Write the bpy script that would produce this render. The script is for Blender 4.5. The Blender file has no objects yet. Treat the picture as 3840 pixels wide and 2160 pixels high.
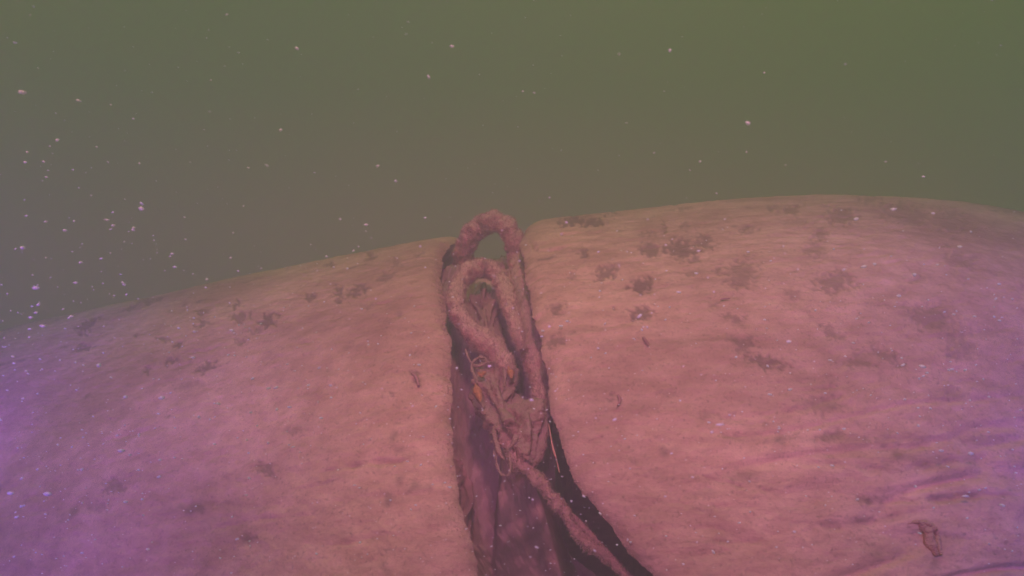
import bpy, math, random
import numpy as np
from mathutils import Vector
random.seed(7)
RS = np.random.RandomState(11)
S = bpy.context.scene
C = S.collection

# ------------------------------------------------------------------ camera, world, light
PITCH = math.radians(-12.0)
FPX = 3840 * 26.0 / 36.0            # focal length in pixels of the photograph
cam_d = bpy.data.cameras.new('camera'); cam = bpy.data.objects.new('camera', cam_d); C.objects.link(cam)
cam_d.lens = 26.0; cam_d.sensor_width = 36.0; cam_d.clip_start = 0.02; cam_d.clip_end = 200.0
cam.rotation_euler = (math.radians(90) + PITCH, 0, 0)
S.camera = cam
cam_d.dof.use_dof = True; cam_d.dof.focus_distance = 1.05; cam_d.dof.aperture_fstop = 10.0

world = bpy.data.worlds.new('World'); S.world = world; world.use_nodes = True
wn = world.node_tree.nodes; wl = world.node_tree.links
bg = wn['Background']
tc = wn.new('ShaderNodeTexCoord'); sx = wn.new('ShaderNodeSeparateXYZ'); cr = wn.new('ShaderNodeValToRGB')
mr = wn.new('ShaderNodeMapRange'); mr.inputs['From Min'].default_value = -1; mr.inputs['From Max'].default_value = 1
wl.new(tc.outputs['Generated'], sx.inputs[0]); wl.new(sx.outputs['Z'], mr.inputs['Value'])
wl.new(mr.outputs[0], cr.inputs[0]); wl.new(cr.outputs[0], bg.inputs['Color'])
e = cr.color_ramp.elements
e[0].position = 0.0; e[0].color = (0.23, 0.12, 0.105, 1)          # silty glow below
e[1].position = 1.0; e[1].color = (0.050, 0.088, 0.020, 1)          # green water above
for p, c in ((0.44, (0.23, 0.12, 0.105, 1)), (0.53, (0.050, 0.082, 0.022, 1))):
    k = e.new(p); k.color = c
bg.inputs['Strength'].default_value = 1.0

def lamp(name, kind, loc, aim, energy, color, **kw):
    d = bpy.data.lights.new(name, kind); o = bpy.data.objects.new(name, d); C.objects.link(o)
    d.energy = energy; d.color = color
    for k, v in kw.items(): setattr(d, k, v)
    o.location = loc
    o.rotation_euler = (Vector(aim) - Vector(loc)).to_track_quat('-Z', 'Y').to_euler()
    return o
# daylight filtered down through the murky water
lamp('sun', 'SUN', (0, 0, 6), (0, -1.5, 0), 0.76, (0.04, 1.0, 0.04), angle=math.radians(40))
# the diver's video lights, above and on both arms, plus added fill spots
for nm, p0, p1, en, co, sz in (
    ('video_light_top', (0.05, -0.05, 1.0), (0.35, 1.25, -0.24), 120, (1.0, 0.345, 0.46), 70),
    ('video_light_centre', (-0.10, -0.10, 0.15), (0.20, 1.0, -0.55), 17, (1.0, 0.22, 0.92), 52),
    ('fill_high_left', (-0.70, 0.20, 0.65), (-0.75, 1.3, -0.50), 42, (1.0, 0.34, 0.20), 85),  # added fill spot, reddens the left log
    ('fill_high_right', (1.00, 0.20, 0.65), (1.10, 1.3, -0.45), 29, (0.72, 0.10, 1.0), 85),  # added fill spot, violet wash over the right log
    ('arm_light_left', (-0.75, 0.30, -0.25), (-1.0, 1.2, -0.45), 11, (0.05, 0.03, 1.0), 120),
    ('fill_far_left', (-1.10, 0.60, -0.20), (-1.3, 1.6, -0.55), 36, (0.28, 0.05, 1.0), 100),  # added for the violet haze at the far left edge
    ('fill_low_left', (-0.70, -0.10, -0.05), (-0.85, 1.4, -0.50), 42, (0.36, 0.03, 1.0), 80),  # added frontal fill, spreads violet over the left end
    ('arm_light_right', (0.90, 0.30, -0.30), (1.1, 1.2, -0.50), 12, (0.05, 0.03, 1.0), 120),
    ('fill_low_right', (0.70, -0.10, -0.10), (0.95, 1.4, -0.55), 17, (0.06, 0.03, 1.0), 80)):  # added blue fill for the right end
    lamp(nm, 'SPOT', p0, p1, en, co, shadow_soft_size=0.06, spot_size=math.radians(sz), spot_blend=1.0)

S.view_settings.view_transform = 'Standard'; S.view_settings.look = 'None'
S.view_settings.exposure = 0.0; S.view_settings.gamma = 1.0; S.view_settings.use_curve_mapping = False
S.render.engine = 'CYCLES'
S.cycles.use_denoising = True
S.cycles.max_bounces = 4; S.cycles.diffuse_bounces = 2; S.cycles.volume_bounces = 1
S.cycles.use_adaptive_sampling = False

# ------------------------------------------------------------------ helpers
CP, SP = math.cos(PITCH), math.sin(PITCH)
def project(P):
    """world points (N,3) to photograph pixels"""
    y, z = P[..., 1], P[..., 2]
    d = y * CP + z * SP
    u = -y * SP + z * CP
    return 1920 + FPX * P[..., 0] / d, 1080 - FPX * u / d
def at(px, py, Y):
    """the point seen at a pixel of the photograph, Y metres ahead of the camera"""
    a = (px - 1920) / FPX; b = (1080 - py) / FPX
    y = CP - b * SP; z = SP + b * CP
    return np.array([a * Y / y, Y, z * Y / y])

_perm = np.random.RandomState(3).permutation(256); _perm = np.concatenate([_perm, _perm, _perm])
_g = np.random.RandomState(4).normal(size=(256, 3)); _g /= np.linalg.norm(_g, axis=1)[:, None]
def noise(P):
    P = np.asarray(P, dtype=np.float64)
    I = np.floor(P).astype(np.int64); F = P - I; I &= 255
    W = F * F * F * (F * (F * 6 - 15) + 10)
    out = 0
    for dx in (0, 1):
        for dy in (0, 1):
            for dz in (0, 1):
                h = _perm[_perm[_perm[I[..., 0] + dx] + I[..., 1] + dy] + I[..., 2] + dz]
                g = _g[h]
                dot = g[..., 0] * (F[..., 0] - dx) + g[..., 1] * (F[..., 1] - dy) + g[..., 2] * (F[..., 2] - dz)
                w = (W[..., 0] if dx else 1 - W[..., 0]) * (W[..., 1] if dy else 1 - W[..., 1]) * (W[..., 2] if dz else 1 - W[..., 2])
                out = out + w * dot
    return out * 1.6
def fbm(P, octv=4, gain=0.5):
    a, s, f = 1.0, 0, 1.0
    for i in range(octv):
        s = s + a * noise(np.asarray(P) * f + 17.3 * i); a *= gain; f *= 2.03
    return s

def link_mesh(name, V, F, mat, parent=None, smooth=True, attrs=None):
    """V (N,3), F (M,3 or 4) arrays or list"""
    me = bpy.data.meshes.new(name)
    V = np.asarray(V, dtype=np.float32)
    if isinstance(F, np.ndarray):
        n = F.shape[1]
        me.vertices.add(len(V)); me.vertices.foreach_set('co', V.ravel())
        me.loops.add(F.size); me.loops.foreach_set('vertex_index', F.astype(np.int32).ravel())
        me.polygons.add(len(F)); me.polygons.foreach_set('loop_start', np.arange(0, F.size, n, dtype=np.int32))
        me.update(calc_edges=True)
    else:
        me.from_pydata([tuple(map(float, v)) for v in V], [], F)
    if smooth: me.polygons.foreach_set('use_smooth', np.ones(len(me.polygons), dtype=bool))
    for k, a in (attrs or {}).items():
        at_ = me.attributes.new(k, 'FLOAT', 'POINT'); at_.data.foreach_set('value', np.asarray(a, dtype=np.float32).ravel())
    me.materials.append(mat)
    me.update()
    o = bpy.data.objects.new(name, me); C.objects.link(o)
    if parent is not None: o.parent = parent
    return o
def tag(o, label=None, cat=None, group=None, kind=None):
    for k, v in (('label', label), ('category', cat), ('group', group), ('kind', kind)):
        if v: o[k] = v
    return o
def empty(name, loc, label, cat, group=None):
    o = bpy.data.objects.new(name, None); C.objects.link(o); o.empty_display_size = 0.05
    return tag(o, label, cat, group)
def grid_faces(nu, nv, wrap=False):
    i = np.arange(nu - 1)[:, None]; j = np.arange(nv if wrap else nv - 1)[None, :]
    a = i * nv + j; b = i * nv + (j + 1) % nv; c = (i + 1) * nv + (j + 1) % nv; d = (i + 1) * nv + j
    return np.stack([a, b, c, d], -1).reshape(-1, 4)

# ------------------------------------------------------------------ materials
def material(name, dark, light, scale=30, rough=0.95, patch=None, settled=None, bump=0.4, speck=None, stretch=(1, 1, 1), spec=0.15):
    m = bpy.data.materials.new(name); m.use_nodes = True
    n = m.node_tree.nodes; l = m.node_tree.links; b = n['Principled BSDF']
    b.inputs['Roughness'].default_value = rough; b.inputs['Specular IOR Level'].default_value = spec
    t = n.new('ShaderNodeTexCoord'); mp = n.new('ShaderNodeMapping'); mp.inputs['Scale'].default_value = stretch
    l.new(t.outputs['Object'], mp.inputs[0])
    a = n.new('ShaderNodeTexNoise'); a.inputs['Scale'].default_value = scale; a.inputs['Detail'].default_value = 7; a.inputs['Roughness'].default_value = 0.65
    l.new(mp.outputs[0], a.inputs['Vector'])
    r = n.new('ShaderNodeValToRGB'); r.color_ramp.elements[0].position = 0.32; r.color_ramp.elements[1].position = 0.68
    r.color_ramp.elements[0].color = (*dark, 1); r.color_ramp.elements[1].color = (*light, 1)
    l.new(a.outputs[0], r.inputs[0]); col = r.outputs[0]
    if patch:
        gm = n.new('ShaderNodeMapping'); gm.inputs['Scale'].default_value = (0.06, 1, 1); l.new(t.outputs['Object'], gm.inputs[0])
        g1 = n.new('ShaderNodeTexNoise'); g1.inputs['Scale'].default_value = 70; g1.inputs['Detail'].default_value = 6; l.new(gm.outputs[0], g1.inputs['Vector'])
        g2 = n.new('ShaderNodeTexNoise'); g2.inputs['Scale'].default_value = 260; g2.inputs['Detail'].default_value = 3; l.new(t.outputs['Object'], g2.inputs['Vector'])
        for gx_, lo, p0, p1 in ((g1, 0.86, 0.30, 0.52), (g2, 0.66, 0.28, 0.44)):
            gr_ = n.new('ShaderNodeMapRange'); gr_.inputs['From Min'].default_value = p0; gr_.inputs['From Max'].default_value = p1
            gr_.inputs['To Min'].default_value = lo; gr_.inputs['To Max'].default_value = 1.0; l.new(gx_.outputs[0], gr_.inputs['Value'])
            gq = n.new('ShaderNodeMix'); gq.data_type = 'RGBA'; gq.blend_type = 'MULTIPLY'; gq.inputs[0].default_value = 1
            l.new(col, gq.inputs[6]); l.new(gr_.outputs[0], gq.inputs[7]); col = gq.outputs[2]
    # broad mottling
    a2 = n.new('ShaderNodeTexNoise'); a2.inputs['Scale'].default_value = 6; a2.inputs['Detail'].default_value = 6
    l.new(mp.outputs[0], a2.inputs['Vector'])
    mm = n.new('ShaderNodeMix'); mm.data_type = 'RGBA'; mm.blend_type = 'MULTIPLY'; mm.inputs[0].default_value = 1
    r2 = n.new('ShaderNodeValToRGB'); r2.color_ramp.elements[0].position = .3; r2.color_ramp.elements[1].position = .65
    r2.color_ramp.elements[0].color = (.66, .62, .66, 1); r2.color_ramp.elements[1].color = (1, 1, 1, 1)
    l.new(a2.outputs[0], r2.inputs[0]); l.new(col, mm.inputs[6]); l.new(r2.outputs[0], mm.inputs[7]); col = mm.outputs[2]
    if patch:
        at_ = n.new('ShaderNodeAttribute'); at_.attribute_name = 'bare'
        mx = n.new('ShaderNodeMix'); mx.data_type = 'RGBA'; mx.inputs[7].default_value = (*patch, 1)
        l.new(at_.outputs['Fac'], mx.inputs[0]); l.new(col, mx.inputs[6]); col = mx.outputs[2]
    if settled:      # silt settles on what faces up
        ge = n.new('ShaderNodeNewGeometry'); se = n.new('ShaderNodeSeparateXYZ'); l.new(ge.outputs['Normal'], se.inputs[0])
        ad = n.new('ShaderNodeMath'); ad.operation = 'ADD'; l.new(se.outputs['Z'], ad.inputs[0]); l.new(a.outputs[0], ad.inputs[1])
        m2 = n.new('ShaderNodeMapRange'); m2.inputs['From Min'].default_value = .55; m2.inputs['From Max'].default_value = 1.25; l.new(ad.outputs[0], m2.inputs['Value'])
        mx = n.new('ShaderNodeMix'); mx.data_type = 'RGBA'; mx.inputs[7].default_value = (*settled, 1)
        l.new(m2.outputs[0], mx.inputs[0]); l.new(col, mx.inputs[6]); col = mx.outputs[2]
    l.new(col, b.inputs['Base Color'])
    bp = n.new('ShaderNodeBump'); bp.inputs['Strength'].default_value = bump; bp.inputs['Distance'].default_value = 0.004
    f = n.new('ShaderNodeTexNoise'); f.inputs['Scale'].default_value = scale * 5; f.inputs['Detail'].default_value = 5
    l.new(mp.outputs[0], f.inputs['Vector']); l.new(f.outputs[0], bp.inputs['Height']); l.new(bp.outputs[0], b.inputs['Normal'])
    return m
M_silt = material('silted_wood', (0.50, 0.335, 0.265), (0.72, 0.52, 0.42), scale=45, patch=(0.13, 0.095, 0.085), stretch=(0.55, 1, 1))
M_cut = material('cut_wood', (0.36, 0.20, 0.22), (0.56, 0.32, 0.34), scale=30)
M_deep = material('silted_timber', (0.38, 0.265, 0.245), (0.56, 0.41, 0.37), scale=22)
M_rope = material('silted_rope', (0.44, 0.27, 0.23), (0.66, 0.46, 0.38), scale=70, bump=0.7)
M_rope_dark = material('worn_rope', (0.30, 0.12, 0.11), (0.88, 0.44, 0.40), scale=90, bump=1.0, spec=0.5, rough=0.5, settled=(0.62, 0.45, 0.37))
M_fuzz = material('algae_fuzz', (0.46, 0.32, 0.26), (0.66, 0.50, 0.40), scale=40)
M_wood = material('rotten_wood', (0.16, 0.08, 0.075), (0.60, 0.34, 0.28), scale=75, bump=1.0, rough=0.8, settled=(0.38, 0.27, 0.23))
M_orange = material('fresh_wood', (0.40, 0.12, 0.06), (0.85, 0.42, 0.18), scale=150, bump=1.0, rough=0.35, spec=0.8)
M_flake = material('red_bark', (0.34, 0.13, 0.14), (0.66, 0.30, 0.30), scale=110, bump=1.0, rough=0.8, settled=(0.50, 0.33, 0.28))
M_flake2 = material('pale_splinter', (0.50, 0.20, 0.16), (0.90, 0.50, 0.40), scale=150, rough=0.5, spec=0.5)
M_bed = material('lake_bed_silt', (0.25, 0.18, 0.14), (0.40, 0.30, 0.24), scale=6)
M_fleck = bpy.data.materials.new('pale_fleck'); M_fleck.use_nodes = True
M_fleck.node_tree.nodes['Principled BSDF'].inputs['Base Color'].default_value = (0.85, 0.93, 1.0, 1)
M_fleck.node_tree.nodes['Principled BSDF'].inputs['Roughness'].default_value = 0.5

_n = M_fleck.node_tree; _tr = _n.nodes.new('ShaderNodeBsdfTranslucent'); _tr.inputs['Color'].default_value = (0.9, 1.0, 1.0, 1)
_mx = _n.nodes.new('ShaderNodeMixShader'); _mx.inputs[0].default_value = 0.45
_n.links.new(_n.nodes['Principled BSDF'].outputs[0], _mx.inputs[1]); _n.links.new(_tr.outputs[0], _mx.inputs[2])
_n.links.new(_mx.outputs[0], _n.nodes['Material Output'].inputs['Surface'])

# ------------------------------------------------------------------ the water
hb = bpy.data.meshes.new('haze')
X0, X1, Y0, Y1, Z0, Z1 = -4.6, 4.6, -1.4, 5.2, -3.4, 1.2
hb.from_pydata([(X0,Y0,Z0),(X1,Y0,Z0),(X1,Y1,Z0),(X0,Y1,Z0),(X0,Y0,Z1),(X1,Y0,Z1),(X1,Y1,Z1),(X0,Y1,Z1)], [],
               [(0,3,2,1),(4,5,6,7),(0,1,5,4),(1,2,6,5),(2,3,7,6),(3,0,4,7)])
hz = bpy.data.objects.new('haze', hb); C.objects.link(hz); tag(hz, kind='stuff')
mh = bpy.data.materials.new('murky_water'); mh.use_nodes = True
nt = mh.node_tree; nt.nodes.clear()
ou = nt.nodes.new('ShaderNodeOutputMaterial'); pv = nt.nodes.new('ShaderNodeVolumePrincipled')
pv.inputs['Color'].default_value = (0.71, 0.86, 0.72, 1); pv.inputs['Density'].default_value = 0.38
pv.inputs['Anisotropy'].default_value = 0.25
nt.links.new(pv.outputs[0], ou.inputs['Volume']); hb.materials.append(mh)

# ------------------------------------------------------------------ lake bed
n = 161
gx, gy = np.meshgrid(np.linspace(-4.2, 4.2, n), np.linspace(-1.2, 4.9, n), indexing='ij')
gz = -2.15 + 0.12 * fbm(np.stack([gx * 0.9, gy * 0.9, gx * 0 + 5], -1), 5)
V = np.stack([gx, gy, gz], -1).reshape(-1, 3)
bed = link_mesh('lake_bed', V, grid_faces(n, n)[:, ::-1], M_bed); tag(bed, kind='structure')

# ------------------------------------------------------------------ the two sunken logs
R0 = 0.75
crest_px = np.array([-3000, -1500, -600, 0, 150, 600, 1100, 1650, 1950, 2400, 2800, 3200, 3500, 3840, 4500, 6000, 7500], float)
crest_py = np.array([1900, 1640, 1400, 1252, 1212, 1108, 1000, 878, 835, 783, 748, 728, 742, 800, 950, 1350, 1750], float)
depth_px = np.array([-3000, -1500, 0, 700, 1650, 1950, 2900, 3400, 3840, 4500, 7500], float)
depth_D = np.array([2.9, 2.5, 1.80, 1.50, 1.30, 1.30, 1.34, 1.45, 1.62, 1.85, 2.6])
def axis_for(px):
    py = np.interp(px, crest_px, crest_py); D = np.interp(px, depth_px, depth_D)
    b = (1080 - py) / FPX; e_ = np.arctan2(SP + b * CP, CP - b * SP)
    h = np.full_like(D, -0.8)
    for _ in range(60):
        f = -np.arctan2(-h, D) + np.arcsin(np.clip(R0 / np.hypot(h, D), 0, .99)) - e_
        h -= f * 0.8
    # the crest point gives X
    L = np.hypot(h, D); t = np.sqrt(L * L - R0 * R0)
    y = t * np.cos(e_); z = t * np.sin(e_)
    d = y * CP + z * SP
    return (px - 1920) * d / FPX, D, h
apx = np.linspace(-3000, 7500, 211)
aX, aD, aH = axis_for(apx)
k_ = np.exp(-0.5 * (np.arange(-8, 9) / 3.5) ** 2); k_ /= k_.sum()
sm = lambda a: np.convolve(np.pad(a, 8, mode='reflect', reflect_type='odd'), k_, 'valid')
aD, aH = sm(aD), sm(aH)
def base_surface(X, th):
    D = np.interp(X, aX, aD); H = np.interp(X, aX, aH)
    return np.stack([X, D - R0 * np.cos(th), H + R0 * np.sin(th)], -1)

# edges of the gap in the photograph: x as a function of y
Ly = np.array([600, 880, 1000, 1100, 1200, 1300, 1450, 1600, 1700, 1800, 1900, 2000, 2160, 2500], float)
Lx = np.array([1630, 1652, 1652, 1660, 1678, 1688, 1690, 1682, 1690, 1712, 1735, 1752, 1780, 1830], float)
Ry = np.array([600, 840, 1000, 1100, 1250, 1400, 1550, 1620, 1700, 1800, 1900, 2000, 2100, 2160, 2500], float)
Rx = np.array([1915, 1945, 1975, 1995, 2025, 2052, 2075, 2090, 2120, 2180, 2240, 2320, 2400, 2470, 2760], float)

# bare or algae-dark patches: px, py, radius x, radius y, tilt degrees, strength
PATCH_L = [(1335,1088,42,26,-30,1),(1268,1088,18,24,10,.9),(1268,1118,14,16,0,.9),(1160,1115,26,16,-35,.9),(1450,1030,30,18,-20,.7),
 (1575,945,24,12,-30,.8),(1390,955,22,10,-20,.8),(1240,983,20,10,-20,.8),(1480,975,22,16,20,.6),(885,1145,26,14,-20,.8),(760,1168,20,10,-20,.7),
 (760,1210,26,14,-25,.8),(900,1190,36,16,-10,.8),(1005,1200,34,24,-25,1),(905,1275,28,18,-10,.7),(960,1235,30,10,-30,.6),(330,1220,50,16,-30,.9),
 (520,1260,16,7,0,.8),(605,1268,30,9,10,.7),(670,1290,16,12,-10,.9),(300,1300,36,12,-20,.8),(245,1296,16,8,0,.5),(640,1350,30,14,-25,.8),
 (770,1370,45,17,-30,.9),(550,1385,20,12,-30,.8),(1560,1415,24,20,10,.8),(1475,1482,14,10,0,.8),(1000,1765,42,24,20,.8),(430,1820,46,30,-10,.7),
 (925,2020,36,22,-30,.8),(1445,2065,18,14,0,.7),(1100,1620,30,14,-10,.5),(1150,1610,22,10,0,.4),(1370,1150,30,12,-10,.5),(560,1130,40,12,-10,.6),
 (500,1155,20,8,-30,.7),(1300,1310,36,10,-10,.35),(700,1440,60,18,-10,.4),(1560,1330,26,12,0,.35),(380,1900,40,20,0,.5),(1490,1590,14,8,0,.5)]
PATCH_R = [(2150,830,46,16,-5,1),(2225,828,40,14,0,1),(2300,800,14,5,0,.7),(2490,850,16,16,0,.6),(2570,840,14,8,0,.6),(2190,943,22,14,0,.9),(2275,1012,36,22,-10,.9),(2440,925,38,24,0,.8),(2560,925,60,32,0,.9),(2640,900,40,26,20,.8),
 (2610,960,26,16,0,.8),(2410,1062,46,26,0,1),(2400,1175,42,24,0,1),(2090,1150,28,20,0,.9),(2080,1270,30,20,-10,.8),(2780,1030,60,50,-20,.65),(2690,1010,20,14,0,.7),(2590,1020,14,12,0,.5),
 (2800,860,34,12,0,.6),(2970,785,34,14,-10,.7),(2900,785,24,14,0,.6),(3160,815,60,26,0,.75),(3080,880,26,20,0,.6),(3060,940,40,28,10,.6),(3130,1060,70,34,-10,.8),(3260,750,40,12,0,.6),
 (3400,800,90,36,10,.6),(3560,830,60,40,20,.5),(2680,1148,18,12,0,.6),(2750,1200,40,14,5,.7),(2970,1110,26,22,0,.6),(3440,1045,22,12,0,.5),(2310,1155,10,6,0,.7),(3030,1190,16,6,0,.5),(2780,1290,50,18,10,.8),
 (2780,1310,30,20,0,.6),(2870,1360,70,22,10,.9),(2820,1345,24,10,20,.9),(3120,1250,44,18,25,.75),(3330,1340,60,20,30,.75),(3230,1350,44,30,0,.6),(3490,1190,80,40,10,.6),(3600,1300,60,40,30,.55),(3700,1240,50,20,0,.4),
 (2290,1495,12,16,20,.8),(3080,1520,70,30,0,.6),(3100,1640,50,16,-10,.8),(3250,1875,40,16,10,.9),(2940,1650,30,14,-15,.5),(2750,1640,40,12,0,.4),(3600,980,60,24,10,.5),(2150,1030,20,9,0,.4),(2420,870,30,7,0,.5),
 (2560,780,30,6,0,.5),(3000,830,40,10,0,.5),(2330,1350,16,10,0,.4),(2500,1480,30,12,0,.35),(2650,1560,40,14,0,.4),(2800,1790,60,24,0,.5),(2640,1850,60,16,0,.35),(3560,1480,60,20,0,.4),(3700,1650,90,20,0,.4)]
# cracks and grooves along the grain: polyline, half width px, strength
CRACK_L = [([(1320,1165),(1480,1130),(1600,1102)],4,1),([(780,1082),(900,1062)],4,.9),([(680,1325),(820,1300)],6,.6),([(1100,1295),(1190,1280)],4,.6),
 ([(1150,1790),(1350,1745),(1500,1730),(1640,1700)],12,.8),([(1100,1850),(1300,1800)],8,.4),([(700,2010),(950,1950),(1200,1930)],12,.5),([(380,1650),(640,1590)],10,.4),([(1200,2060),(1500,1990)],10,.5),([(500,1460),(760,1400)],8,.35),([(1320,1350),(1600,1300)],5,.3)]
CRACK_R = [([(1975,925),(2040,935),(2110,925),(2160,912)],4,1),([(2020,905),(2080,880),(2180,868),(2320,860)],4,.9),([(1980,880),(2010,920),(2030,960)],7,.7),([(2370,865),(2500,860)],4,.5),
 ([(3060,772),(3160,774)],4,.5),([(2690,1117),(2740,1110)],3,.7),([(2060,1390),(2200,1385),(2330,1375)],5,.35),([(3260,1880),(3540,1870),(3700,1855),(3840,1862)],16,.9),([(3300,1790),(3500,1740),(3840,1700)],22,.6),
 ([(2930,1960),(3150,1975),(3400,1930),(3520,1915)],18,.7),([(2900,1480),(3150,1450),(3300,1430)],8,.6),([(2850,1730),(3100,1740),(3400,1780)],16,.45),([(2640,2030),(2900,2035)],10,.6),([(3350,1990),(3700,2030)],14,.4),
 ([(2650,1570),(2900,1590)],8,.4),([(2400,1870),(2650,1900),(2900,1900)],10,.3),([(3000,1620),(3300,1650),(3840,1640)],12,.35),([(2560,1770),(2800,1830),(3000,1860)],8,.35)]
PATCH_R = [(a, b, c * 1.18, d * 1.18, e_, f * (.85 if a > 2900 else 1)) for a, b, c, d, e_, f in PATCH_R]
def marks(px, py, patches, cracks, seed):
    wob = np.stack([px / 34.0, py / 30.0, np.full_like(px, seed)], -1)
    wx = noise(wob) * 16 + noise(wob * 2.7 + 9) * 12; wy = noise(wob + 40) * 12 + noise(wob * 2.7 + 31) * 10
    n1 = noise(np.stack([px / 17.0, py / 15.0, np.full_like(px, seed + 7)], -1)); n2 = noise(np.stack([px / 7.0, py / 6.0, np.full_like(px, seed + 9)], -1))
    mk = np.zeros_like(px)
    for (cx, cy, rx, ry, tl, st) in patches:
        sel = (abs(px - cx) < rx * 2 + 40) & (abs(py - cy) < rx * 2 + 40)
        if not sel.any(): continue
        a = math.radians(tl); dx = px[sel] + wx[sel] - cx; dy = py[sel] + wy[sel] - cy
        u = (dx * math.cos(a) + dy * math.sin(a)) / rx; v = (-dx * math.sin(a) + dy * math.cos(a)) / ry
        rr = np.hypot(u, v) + 0.75 * n1[sel] + 0.4 * n2[sel]
        mk[sel] = np.maximum(mk[sel], st * np.clip((1.12 - rr) / 0.5, 0, 1))
    ck = np.zeros_like(px)
    for pts, w, st in cracks:
        p0, p1 = np.array(pts[0], float), np.array(pts[-1], float); dv = p1 - p0; L2 = dv @ dv
        tt = ((px - p0[0]) * dv[0] + (py - p0[1]) * dv[1]) / L2
        tap = np.clip(np.minimum(tt + .04, 1.04 - tt) / .38, 0, 1) * np.clip(.75 + 1.1 * noise(np.stack([px / 70.0, py / 70.0, np.full_like(px, seed + len(pts) + pts[0][0])], -1)), .15, 1)
        for (ax, ay), (bx, by) in zip(pts[:-1], pts[1:]):
            t = np.clip(((px - ax) * (bx - ax) + (py - ay) * (by - ay)) / ((bx - ax) ** 2 + (by - ay) ** 2), 0, 1)
            d = np.hypot(px + wx * .25 - ax - t * (bx - ax), py + wy * .35 - ay - t * (by - ay))
            ck = np.maximum(ck, tap * st * np.clip(1.3 - d / (w * (.45 + .55 * tap)), 0, 1))
    return mk, ck

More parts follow.
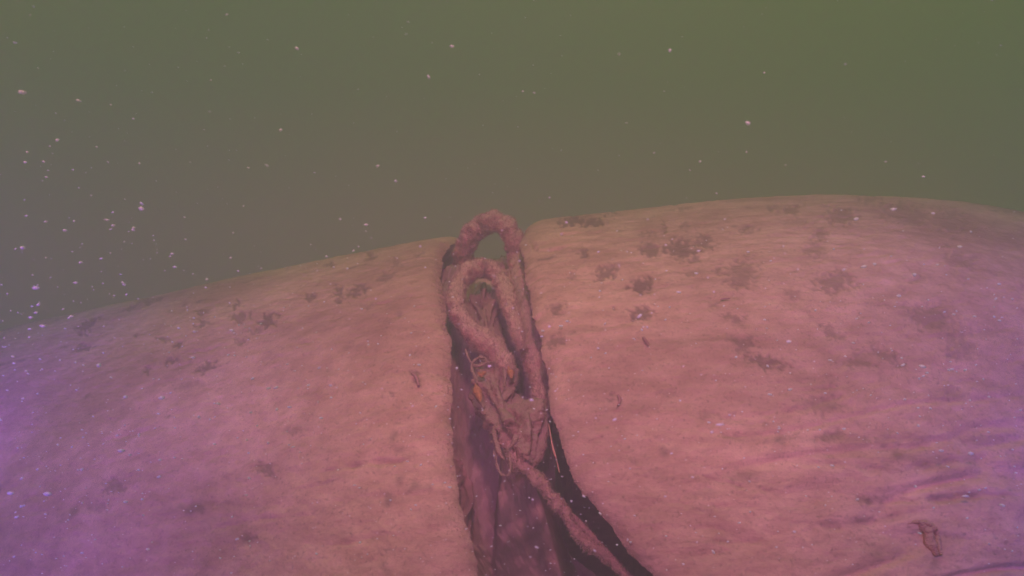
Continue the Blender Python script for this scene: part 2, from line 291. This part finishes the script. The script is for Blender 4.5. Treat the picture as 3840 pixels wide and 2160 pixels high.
def theta_rows():
    a = np.concatenate([np.linspace(-140, 18, 46)[:-1], np.linspace(18, 100, 430)[:-1], np.linspace(100, 219, 36)])
    return np.radians(a)
TH = theta_rows()
def edge_X(side, th):
    ey, ex = (Ly, Lx) if side < 0 else (Ry, Rx)
    thc = np.clip(th, math.radians(24), math.radians(84))
    X = np.zeros_like(thc)
    for _ in range(40):
        P = base_surface(X, thc); px, py = project(P)
        tgt = np.interp(py, ey, ex)
        X = X + (tgt - px) * 0.0003
    # beyond the crest the left log leans into the gap, so its cut face shows as a dark strip
    back = np.clip((th - math.radians(84)) / math.radians(50), 0, 1)
    return X + (0.05 if side < 0 else 0.06) * back
def build_log(side, label):
    nth = len(TH)
    Xe = edge_X(side, TH)
    Xe = np.convolve(np.pad(Xe, 6, mode='edge'), np.ones(13) / 13, 'valid')
    if side < 0:
        u = np.concatenate([np.linspace(0, 0.42, 40)[:-1], np.linspace(0.42, 1, 620)]); Xfar = -2.9
    else:
        u = np.concatenate([np.linspace(0, 0.40, 40)[:-1], np.linspace(0.40, 1, 760)]); Xfar = 2.9
    raw = 0.0055 * fbm(np.stack([TH * 11, TH * 0 + side * 3.1, TH * 0], -1), 5, 0.62)
    Xe = Xe + raw
    X = Xfar + (Xe[None, :] - Xfar) * u[:, None]
    th = np.broadcast_to(TH[None, :], X.shape)
    P = base_surface(X, th)
    px, py = project(P)
    front = (th > math.radians(5)) & (th < math.radians(100))
    mk, ck = marks(np.where(front, px, -9999), py, PATCH_L if side < 0 else PATCH_R, CRACK_L if side < 0 else CRACK_R, 2.0 + side)
    arc = th * R0
    Q = np.stack([X, arc * 1.0, np.full_like(X, side * 5.0)], -1)
    low = np.clip((px - 2500) / 900, 0, 1) * np.clip((py - 1400) / 500, 0, 1) * (side > 0)
    d = 0.012 * fbm(Q * np.array([2.2, 2.8, 1]), 2) * 0.6
    d += 0.0011 * fbm(Q * np.array([9, 12, 1]), 4)
    gr = 1 - np.abs(noise(Q * np.array([2.3, 26, 1]) + 0.5 * noise(Q * 5)[..., None]))
    d -= (0.0009 + 0.007 * low) * np.clip(gr - 0.80, 0, 1) * 5
    d += 0.0011 * fbm(Q * np.array([40, 66, 1]), 3, .7)
    d += 0.0006 * noise(Q * np.array([170, 190, 1]))
    d -= 0.0022 * mk + 0.006 * ck
    # the silt rounds off towards the cut edge
    de = np.abs(Xe[None, :] - X)
    d -= 0.016 * np.exp(-de / 0.012)
    nrm = np.stack([np.zeros_like(X), -np.cos(th), np.sin(th)], -1)
    P = P + nrm * d[..., None]
    bare = np.clip(0.74 * mk + 0.42 * ck, 0, 1)
    bare = np.maximum(bare, 0.6 * np.clip((noise(Q * np.array([11, 26, 1]) + 50) + 0.4 * noise(Q * 60) - 0.62) * 3.5, 0, 1))
    bare = np.maximum(bare, 0.22 * np.clip((noise(Q * np.array([3, 42, 1]) + 80) + 0.35 * noise(Q * 40) - 0.55) * 3, 0, 1))
    bare = np.maximum(bare, 0.22 * np.exp(-de / 0.003))
    nu = len(u)
    F = grid_faces(nu, nth, wrap=True)
    if side < 0: F = F[:, ::-1]
    root = empty('sunken_log', (0, 0, 0), label, 'log', 'sunken logs lying end to end')
    body = link_mesh('trunk', P.reshape(-1, 3), F, M_silt, root, attrs={'bare': bare})
    # cut end: rings stepping inwards, hollowed and splintered
    ring = P[-1]
    cen = np.stack([ring[:, 0], np.full(nth, 0) + ring[:, 1].mean(), np.full(nth, 0) + ring[:, 2].mean()], -1)
    rings = []
    for i, t in enumerate(np.linspace(0, 0.97, 60)):
        p = ring + (cen - ring) * t
        q = np.stack([TH * 9, np.full(nth, t * 14), np.full(nth, 3.3 * side)], -1)
        bulge = -side * (0.0)  # outward is into the gap
        off = side * (0.004 + 0.030 * min(t * 6, 1)) * 1.0 + 0.006 * fbm(q, 3) * min(t * 12, 1)
        if i: p[:, 0] += off
        rings.append(p)
    RV = np.concatenate(rings); RF = grid_faces(60, nth, wrap=True)
    if side < 0: RF = RF[:, ::-1]
    end = link_mesh('cut_end', RV, RF, M_cut, root)
    # algae fringe hanging on the rim
    fr_V, fr_F = [], []
    sel = np.where((TH > math.radians(15)) & (TH < math.radians(92)))[0]
    for _ in range(6000):
        j = RS.choice(sel); dd = RS.exponential(0.006)
        b0 = ring[j] + np.array([side * dd, 0, 0]) + nrm[0, j] * (0.016 * (1 - math.exp(-dd / .012)) - 0.001)
        dr = np.array([-side * RS.uniform(.1, 1.0) * math.exp(-dd / .01), 0, 0]) + nrm[0, j] * RS.uniform(.0, .7) + RS.normal(size=3) * 0.5
        dr /= np.linalg.norm(dr); ln = RS.uniform(0.0008, 0.0028) * math.exp(-dd / .03); w = np.cross(dr, RS.normal(size=3)); w = w / np.linalg.norm(w) * 0.0008
        k = len(fr_V); fr_V += [b0 - w, b0 + w, b0 + dr * ln]; fr_F.append((k, k + 1, k + 2))
    fz = link_mesh('algae_fringe', np.array(fr_V), np.array(fr_F), M_fuzz, root, smooth=False); fz['kind'] = 'stuff'
    return root, P, Xe

log_l, PL, XeL = build_log(-1, 'silt covered sunken log sloping down to the left of the rope filled gap')
log_r, PR, XeR = build_log(+1, 'broad silt covered sunken log with dark blotches, right of the rope filled gap')

# the older timber lying deep in the gap, behind the ropes
def deep_timber():
    th = np.radians(np.linspace(-30, 125, 330)); nu = 150
    xl = np.interp(th, TH, XeL) - 0.015; xr = np.interp(th, TH, XeR) + 0.015
    u = np.linspace(0, 1, nu)[:, None]
    X = xl[None, :] + (xr - xl)[None, :] * u
    T = np.broadcast_to(th[None, :], X.shape)
    D = np.interp(X, aX, aD); H = np.interp(X, aX, aH)
    deg = np.degrees(T)
    R = np.interp(deg, [-30, 20, 40, 52, 62, 70, 78, 95, 125], [.44, .47, .50, .54, .59, .66, .685, .68, .62])
    dirs = np.stack([0 * X, -np.cos(T), np.sin(T)], -1)
    P = np.stack([X, D, H], -1) + dirs * R[..., None]
    px, py = project(P)
    # higher on the left below the crest, a hollow on the right
    R = R - 0.02 * np.clip((px + (py - 1100) * .3 - 1850) / 60, 0, 1) * np.clip((py - 1020) / 60, 0, 1) * np.clip((1500 - py) / 200, 0, 1)
    # a broken ridge lower down with a sharp left edge
    edge = np.interp(py, [1640, 1760, 1880, 2010, 2200], [1895, 1880, 1866, 1853, 1840]) + 8 * noise(np.stack([py / 40, py * 0, py * 0], -1))
    R = R + 0.085 * np.clip((px - edge) / 14, 0, 1) * np.clip((2230 - px) / 280, 0, 1) * np.clip((py - 1640) / 120, 0, 1) * np.clip((2200 - py) / 220, 0, 1)
    Q = np.stack([X, T * .5, np.full_like(X, 9.0)], -1)
    R = R - 0.15 * np.clip((px - 1960 - (py - 1750) * .35) / 110, 0, 1) * np.clip((py - 1740) / 160, 0, 1)
    R = R + 0.016 * fbm(Q * np.array([9, 16, 1]), 5, .55) + 0.008 * fbm(Q * 38, 4, .65)
    P = np.stack([X, D, H], -1) + dirs * R[..., None]
    B = np.stack([X, D, H], -1) + dirs * (R[..., None] - 0.22)
    V = np.concatenate([P.reshape(-1, 3), B.reshape(-1, 3)]); n1_ = len(th); N_ = nu * n1_
    F1 = grid_faces(nu, n1_); F2 = grid_faces(nu, n1_)[:, ::-1] + N_
    rim = [i * n1_ for i in range(nu)] + [(nu - 1) * n1_ + j for j in range(1, n1_)] + [i * n1_ + n1_ - 1 for i in range(nu - 2, -1, -1)] + [j for j in range(n1_ - 2, 0, -1)]
    F3 = np.array([(b, a, a + N_, b + N_) for a, b in zip(rim, rim[1:] + rim[:1])])
    o = link_mesh('deep_timber', V, np.concatenate([F1, F2, F3]), M_deep)
    tag(o, 'murky brown timber lying deep in the gap, behind and below the ropes', 'timber')
deep_timber()

# ------------------------------------------------------------------ ropes, roots and splinters
def spline(pts, per=14):
    P = np.array(pts, float); P = np.vstack([2 * P[0] - P[1], P, 2 * P[-1] - P[-2]])
    out = []
    for i in range(1, len(P) - 2):
        for t in np.linspace(0, 1, per, endpoint=False):
            a, b, c, d = P[i - 1], P[i], P[i + 1], P[i + 2]
            out.append(0.5 * ((2 * b) + (-a + c) * t + (2 * a - 5 * b + 4 * c - d) * t * t + (-a + 3 * b - 3 * c + d) * t ** 3))
    out.append(P[-2]); return np.array(out)
def frames(path):
    T = np.gradient(path, axis=0); T /= np.linalg.norm(T, axis=1)[:, None]
    N = []; n0 = np.cross(T[0], [0.3, 0.2, 1]); n0 /= np.linalg.norm(n0)
    for t in T:
        n0 = n0 - t * n0.dot(t); n0 /= np.linalg.norm(n0); N.append(n0.copy())
    N = np.array(N); return T, N, np.cross(T, N)
_hx = float(np.interp(1850, apx, aH)); _dx = float(np.interp(1850, apx, aD))
def gapY(py, R):
    """distance ahead of the point seen at height py on a cylinder of radius R round the log axis"""
    b = (1080 - py) / FPX; dy, dz = CP - b * SP, SP + b * CP; n = math.hypot(dy, dz); dy /= n; dz /= n
    B = dy * _dx + dz * _hx; q = B * B - (_dx ** 2 + _hx ** 2 - R * R)
    return (B - math.sqrt(max(q, 0.0))) * dy
def tube(px_pts, seg=28, lump=0.18, lay=0.0, pitch=0.05, seed=0, per=None, flat=1.0, fib=0.0):
    """px_pts: (px, py, distance ahead, radius px). Returns vertices, faces, path, radii, frame"""
    if per is None: per = 16
    px_pts = [(p[0], p[1], (-p[2] if p[2] < 0 else gapY(p[1], p[2]) if p[2] < 0.78 else p[2]), p[3]) for p in px_pts]
    Q = spline(px_pts, per)
    path = np.array([at(q[0], q[1], q[2]) for q in Q]); rad = np.maximum(Q[:, 3], 1.0) * Q[:, 2] / FPX
    T, N, B = frames(path)
    s = np.concatenate([[0], np.cumsum(np.linalg.norm(np.diff(path, axis=0), axis=1))])
    ph = np.linspace(0, 2 * math.pi, seg, endpoint=False)
    c = np.cos(ph)[None, :, None]; sn = np.sin(ph)[None, :, None]
    D = N[:, None] * c + B[:, None] * sn * flat
    q = path[:, None] + D * rad[:, None, None]
    r = 1 + lump * fbm(q * 55 + seed, 3) + lump * .6 * noise(q * 20 + seed * 3) + 0.07 * fbm(q * 170 + seed, 2)
    if fib: r = r + fib * noise(np.stack([np.broadcast_to(np.cos(ph + 0)[None, :] * 2.6, r.shape) + seed, np.broadcast_to(np.sin(ph)[None, :] * 2.6, r.shape), np.broadcast_to(s[:, None] * 26, r.shape)], -1))
    if lay: r = r + lay * (np.abs(np.cos(1.5 * (ph[None, :] - s[:, None] / pitch * 2 * math.pi))) - 0.6)
    V = path[:, None] + D * (rad[:, None] * r)[..., None]
    n0, n1 = len(path), seg
    VV = np.vstack([V.reshape(-1, 3), path[0] - T[0] * rad[0] * .3, path[-1] + T[-1] * rad[-1] * .3])
    F = [tuple(f[::-1]) for f in grid_faces(n0, n1, True)]
    for j in range(n1):
        F.append((n0 * n1, (j + 1) % n1, j)); F.append((n0 * n1 + 1, (n0 - 1) * n1 + j, (n0 - 1) * n1 + (j + 1) % n1))
    return VV, F, path, rad, N, B, V
def fuzz(name, parent, V, path, count, lmin, lmax, mat, up=0.3, width=0.0005):
    n0, n1 = V.shape[:2]; fv = []
    I = RS.randint(0, n0, count); J = RS.randint(0, n1, count)
    base = V[I, J] + RS.normal(size=(count, 3)) * 0.0006
    d = V[I, J] - path[I]; d /= np.linalg.norm(d, axis=1)[:, None]
    d = d + RS.normal(size=(count, 3)) * 0.55 + np.array([0, 0, up]); d /= np.linalg.norm(d, axis=1)[:, None]
    w = np.cross(d, RS.normal(size=(count, 3))); w /= np.linalg.norm(w, axis=1)[:, None]
    ln = RS.uniform(lmin, lmax, count)[:, None] * (0.5 + RS.rand(count, 1))
    base = base - d * 0.001
    fv = np.stack([base - w * width, base + w * width, base + d * ln], 1).reshape(-1, 3)
    o = link_mesh(name, fv, np.arange(count * 3).reshape(-1, 3), mat, parent, smooth=False); o['kind'] = 'stuff'
    return o
def rope(name, part, label, cat, pts, mat, fz=0, fl=(0.002, 0.006), up=.3, group=None, **kw):
    VV, F, path, rad, N, B, V = tube(pts, **kw)
    if not fz:
        return tag(link_mesh(name, VV, F, mat), label, cat, group), V, path
    root = empty(name, (0, 0, 0), label, cat, group)
    link_mesh(part, VV, F, mat, root)
    fuzz('algae_fuzz', root, V, path, fz, fl[0], fl[1], M_fuzz, up)
    return root, V, path

rope('thick_rope', 'rope_strand', 'thick fuzzy rope arched in the tall rear loop at the top of the gap', 'rope',
     [(1742,1150,1.4,30),(1728,1080,1.38,32),(1728,1000,1.36,34),(1742,935,1.34,36),(1772,875,1.33,38),(1815,840,1.32,38),(1850,832,1.31,38),(1895,850,1.3,37),(1928,905,1.29,36),
      (1942,970,1.28,36),(1956,1050,0.685,38),(1974,1130,0.685,44),(1984,1200,0.685,50),(1998,1280,0.685,46),(2004,1350,0.685,40),(2018,1430,0.685,34),(2030,1510,0.685,26),(2042,1575,0.685,14)],
     M_rope_dark, fz=24000, fl=(0.002, 0.0065), up=.5, lay=0.16, pitch=0.085, seed=3, seg=36, lump=.22, per=22)
rope('thick_rope', 'rope_strand', 'thick fuzzy rope bent in the nearer lower loop, its end frayed below', 'rope',
     [(1958,1310,0.72,10),(1942,1245,0.725,27),(1924,1180,0.725,31),(1905,1115,0.728,32),(1882,1060,1.11,33),(1850,1020,1.135,33),(1806,1004,1.14,34),(1760,1020,1.12,35),(1724,1065,1.095,35),(1708,1125,0.728,35),
      (1722,1182,0.725,36),(1765,1238,0.72,40),(1818,1284,0.715,44),(1862,1325,0.71,44),(1895,1370,0.71,36),(1912,1415,0.705,26),(1918,1440,0.705,14)],
     M_rope_dark, fz=22000, fl=(0.0016, 0.0055), up=.5, lay=0.14, pitch=0.085, seed=8, seg=36, lump=.22, per=22)
rope('silted_rope', 'rope_strand', 'long silt crusted rope running diagonally down to the lower right in the gap', 'rope',
     [(1905,1660,0.7,19),(1935,1720,0.7,22),(1985,1765,0.7,21),(2030,1815,0.7,18),(2068,1868,0.7,27),(2118,1925,0.7,28),(2180,2010,0.7,21),(2245,2070,0.7,21),(2310,2125,0.7,19),(2390,2200,0.7,21),(2500,2300,0.7,21)],
     M_rope, fz=9000, fl=(0.001, 0.005), up=.1, lump=.6, seed=21, seg=30, per=20)
rope('thin_rope', 'rope_strand', 'slim rope lying close along the right side of the long diagonal rope', 'rope',
     [(2055,1850,0.695,5),(2110,1900,0.695,10),(2165,1960,0.695,14),(2215,2010,0.695,15),(2270,2070,0.695,14),(2330,2130,0.695,10)],
     M_rope, fz=1500, fl=(0.001, 0.004), lump=.3, seed=25, seg=16)
rope('tangled_root', 'root_stem', 'bent root arching over a dark hollow in the middle of the tangle', 'root',
     [(1925,1640,0.7,14),(1930,1580,0.7,16),(1955,1530,0.7,17),(1995,1520,0.7,18),(2025,1560,0.7,20),(2035,1620,0.7,22),(2025,1690,0.7,22),(1995,1740,0.7,18),(1960,1760,0.7,12)],
     M_wood, fz=1500, fl=(0.001, 0.003), lump=.3, seed=31, seg=18)
rope('curled_tendril', 'stem', 'thin tendril curled over the dark hollow at the top of the stake', 'tendril',
     [(1745,1310,0.715,2.92),(1758,1345,0.715,3.89),(1775,1368,0.715,4.86),(1800,1372,0.715,4.86),(1822,1360,0.715,4.86),(1820,1345,0.715,4.86),(1795,1342,0.715,4.86),(1775,1356,0.715,4.86),(1768,1378,0.715,4.86),(1780,1410,0.715,3.89),(1790,1440,0.715,2.92)], M_wood, fz=500, fl=(0.0008, 0.0025), lump=.8, seg=10)
rope('curled_tendril', 'stem', 'thin tendril bridging from the curl to the frayed rope end', 'tendril',
     [(1808,1366,0.715,3.89),(1835,1358,0.715,4.86),(1862,1358,0.715,5.83),(1885,1375,0.715,5.83),(1895,1410,0.715,4.86),(1890,1450,0.715,2.92)], M_wood, fz=500, fl=(0.0008, 0.0025), lump=.8, seg=10)
rope('hanging_tendril', 'stem', 'thin tendril hanging in a U under the left of the tangle', 'tendril',
     [(1850,1690,0.71,2.92),(1860,1720,0.71,3.89),(1867,1755,0.71,4.37),(1880,1778,0.71,4.86),(1898,1784,0.71,4.86),(1912,1770,0.71,4.86),(1914,1740,0.71,4.37),(1910,1700,0.71,3.89)], M_wood, fz=500, fl=(0.0008, 0.0025), lump=.8, seg=10)

# the rotten stake the ropes are tied round, standing up through the gap
st = empty('rotten_stake', (0, 0, 0), 'rotten upright stake with torn orange splinters inside the rope tangle', 'stake')
def limb(name, parent, pts, mat, **kw):
    VV, F, path, rad, N, B, V = tube(pts, **kw); return link_mesh(name, VV, F, mat, parent), V, path
_, sv, sp_ = limb('stake_shaft', st, [(1788,1072,0.655,14),(1796,1110,0.665,36),(1806,1170,0.675,46),(1822,1250,0.675,44),(1842,1340,0.68,46),(1846,1430,0.685,66),(1862,1500,0.685,72),(1895,1560,0.69,78),(1942,1620,0.69,92),(1955,1690,0.69,86),(1938,1745,0.685,46),(1932,1762,0.68,12)], M_wood, lump=.24, fib=.75, lay=.40, pitch=.26, seed=40, seg=80, per=36)
fuzz('algae_fuzz', st, sv, sp_, 7000, .001, .005, M_fuzz, .2)
for pts, sd in (([(1852,1600,0.70,5),(1856,1640,0.702,10),(1870,1690,0.702,9),(1890,1725,0.70,4)],51), ([(1895,1520,0.70,5),(1915,1570,0.705,13),(1905,1630,0.705,12),(1880,1660,0.70,4)],52),
                ([(1925,1440,0.70,5),(1905,1475,0.702,15),(1880,1500,0.702,13),(1850,1515,0.70,5)],53), ([(1965,1660,0.71,6),(1970,1700,0.712,15),(1995,1735,0.71,6)],54),
                ([(1790,1380,0.70,6),(1784,1430,0.70,10),(1796,1490,0.70,10),(1815,1530,0.70,5)],55), ([(1900,1690,0.712,5),(1930,1650,0.715,12),(1935,1600,0.712,7)],56)):
    limb('splinter', st, pts, M_wood, lump=.45, fib=.5, seed=sd, seg=20)
for pts, sd in (([(1793,1398,0.722,5.0),(1803,1408,0.722,11.2),(1812,1402,0.722,8.8),(1822,1396,0.722,3.8)],61), ([(1783,1440,0.722,2.5),(1789,1462,0.722,7.5),(1797,1482,0.722,7.5),(1803,1505,0.722,2.5)],62),
                ([(1905,1375,0.722,3.8),(1912,1398,0.722,11.2),(1916,1420,0.722,6.2)],63)):
    o, _, _ = limb('torn_splinter', st, pts, M_orange, lump=1.3, seed=sd, seg=16); o['label'] = 'bright orange torn wood splinter'
# splinter hanging along the right-hand cut face
rope('wood_splinter', '', 'thin orange splinter along the cut edge of the right log', 'splinter',
     [(2058,1590,0.735,2),(2066,1640,0.735,3),(2074,1680,0.735,3.5),(2086,1720,0.735,4.5),(2098,1772,0.735,1.5)], M_flake2, lump=.7, seg=10)
# curved bark flake at the lower right
fl = empty('bark_flake', (0, 0, 0), 'curled reddish bark flake stuck on the log at the lower right', 'bark')
def on_log(pts, lift):
    P = PR[::2, ::2].reshape(-1, 3); P = P[P[:, 1] < 1.5]; a, b = project(P); out = []
    for x, y, r in pts:
        m_ = (a - x) ** 2 + (b - y) ** 2 < 200; out.append((x, y, lift - float(P[m_][:, 1].min()), r))
    return out
limb('flake_rim', fl, on_log([(3405,1965,6),(3440,1960,11),(3470,1985,15),(3490,2030,15),(3505,2070,12),(3530,2078,6)], -.001), M_flake, lump=1.0, seed=71, seg=16)
limb('flake_rim', fl, on_log([(3440,1955,5),(3480,1965,8),(3510,2000,9),(3522,2045,9),(3530,2080,5)], .001), M_flake, lump=1.0, seed=72, seg=14)
o, _, _ = limb('flake_hollow', fl, on_log([(3475,1990,8),(3498,2020,13),(3512,2055,10)], -.002), M_cut, lump=.3, seed=73, seg=14)

# small twigs lying on the logs
def surf_at(side, px, py, lift=0.003):
    P = (PL if side < 0 else PR)[::3, ::3].reshape(-1, 3)
    a, b = project(P); m_ = (a - px) ** 2 + (b - py) ** 2 < 250; p = P[m_][np.argmin(P[m_][:, 1])]
    return p * (1 - lift)
for side, pts, r_, label in ((1, [(2412,1258),(2422,1272),(2430,1288)], .0022, 'small dark twig on the right log below the blotches'),
                         (1, [(2305,1478),(2318,1490),(2322,1510)], .002, 'small dark twig near the gap on the right log'),
                         (1, [(2700,1120),(2722,1114),(2742,1112)], .0013, 'hair thin twig on the upper middle of the right log'),
                         (-1, [(1548,1392),(1560,1408),(1572,1432),(1560,1440)], .002, 'small crooked twig on the left log near the gap')):
    pp = spline([surf_at(side, x, y, .006) for x, y in pts], 6); T, N, B = frames(pp)
    V = []; 
    for i, p in enumerate(pp):
        w = r_ * (1 - .6 * abs(i / (len(pp) - 1) - .4))
        for k in range(6): V.append(p + (N[i] * math.cos(k * math.pi / 3) + B[i] * math.sin(k * math.pi / 3)) * w)
    F = [tuple(f[::-1]) for f in grid_faces(len(pp), 6, True)] + [tuple(range(6)), tuple(len(pp) * 6 - 1 - k for k in range(6))]
    tag(link_mesh('twig', np.array(V), F, M_cut), label, 'twig')

# ------------------------------------------------------------------ drifting flecks in the water
def flecks():
    V, F = [], []
    ico = np.array([(0,0,1),(.894,0,.447),(.276,.851,.447),(-.724,.526,.447),(-.724,-.526,.447),(.276,-.851,.447),(.724,.526,-.447),(-.276,.851,-.447),(-.894,0,-.447),(-.276,-.851,-.447),(.724,-.526,-.447),(0,0,-1)])
    fc = [(0,1,2),(0,2,3),(0,3,4),(0,4,5),(0,5,1),(1,6,2),(2,7,3),(3,8,4),(4,9,5),(5,10,1),(6,7,2),(7,8,3),(8,9,4),(9,10,5),(10,6,1),(11,7,6),(11,8,7),(11,9,8),(11,10,9),(11,6,10)]
    def add(p, r, el=1.0, ang=0):
        k = len(V); d = np.array([math.cos(ang), 0, math.sin(ang)])
        q = ico * r * (1 + .3 * RS.normal(size=(12, 1)) * .5)
        q = q + np.outer(q @ d, d) * (el - 1)
        V.extend(q + p); F.extend([(a + k, b + k, c + k) for a, b, c in fc])
    big = [(85,345,7,2.2,-.2),(295,378,4,2.5,-.3),(1113,182,5,1.5,-.9),(1607,288,4,2,-1),(2512,190,5,1,0),(2805,462,7,1.3,-.6),(1052,487,5,1.2,0),(1000,620,3.4,2.6,-.5),(530,783,7,1.4,-.1),
           (400,824,3.4,3,-.2),(425,845,5,1.5,-.1),(85,928,7,1.3,0),(135,1080,7,1.8,.1),(645,952,5,1.5,0),(1275,822,5,1,0),(2398,1185,5,2,.6),(2958,1282,6,1.6,0),(2700,1592,4,4,-.05),(2670,1620,4,1.6,0),(2800,570,3,1,0),
           (2675,2070,6,1.7,-1),(160,1222,6,2,0),(370,1370,8,1,0),(605,1492,7,1.6,.1),(470,1488,6,1.4,0),(455,1690,7,1.8,0),(178,1853,8,2,-.1),(40,1850,7,2,0),(520,1630,5,1,0),(600,1725,5,1.4,0),
           (3350,785,6,1.8,.1),(3210,822,7,1.4,.1),(3500,800,4,2,0),(3450,2000,4,2.5,-.4),(3480,2115,8,2,-.5),(3640,1700,6,2,-.2),(3530,1690,5,2,-.2),(3620,1860,5,3,0),(3555,1750,4,2,-.4),(3760,1895,5,2.5,-.3),
           (3600,925,5,2,0),(3430,1030,6,1.4,0),(3280,990,5,1.3,0),(3240,1000,6,1.8,.2),(3370,1110,5,2,0),(925,1650,4,1,0),(1240,1445,4,2.2,-.2),(3460,1375,6,2.2,-.2),(1712,1380,5,1,0),(1852,1708,3.5,1,0),(2230,2065,4,2,-.7),(2250,1925,4.5,2,-.6),(2190,1862,4,2,-.6)]
    for x, y, r, el, a in big:
        Y = RS.uniform(.66, .8) if x < 900 or x > 3200 else RS.uniform(.45, .7); add(at(x, y, Y), r * 1.15 * Y / FPX, el, a)
    for _ in range(2500):
        x, y = RS.uniform(-300, 4140), RS.uniform(-200, 2160)
        if RS.rand() < .55: y = 2160 - abs(RS.normal()) * 900
        Y = RS.uniform(.68 if x < 900 or x > 3300 else .45, .98); r = min(RS.exponential(1.0) + 1.3, 5.0)
        if y < 900 and RS.rand() < (.75 if x > 2200 else .5): continue
        if y < 700: Y = RS.uniform(.5, 1.8)
        add(at(x, y, Y), r * Y / FPX, RS.uniform(1, 2.2), RS.normal() * .3)
    for _ in range(170):
        x = abs(RS.normal()) * 600 if RS.rand() < .65 else 3840 - abs(RS.normal()) * 600
        y = RS.uniform(500 if x < 1900 else 1100, 2100); Y = RS.uniform(.66, .80); add(at(x, y, Y), RS.uniform(2.5, 6.0) * Y / FPX, RS.uniform(1, 2), RS.normal() * .3)
    o = link_mesh('drifting_flecks', np.array(V), np.array(F), M_fleck, smooth=False); tag(o, 'pale flecks of silt drifting in the water', 'silt flecks', kind='stuff')
flecks()
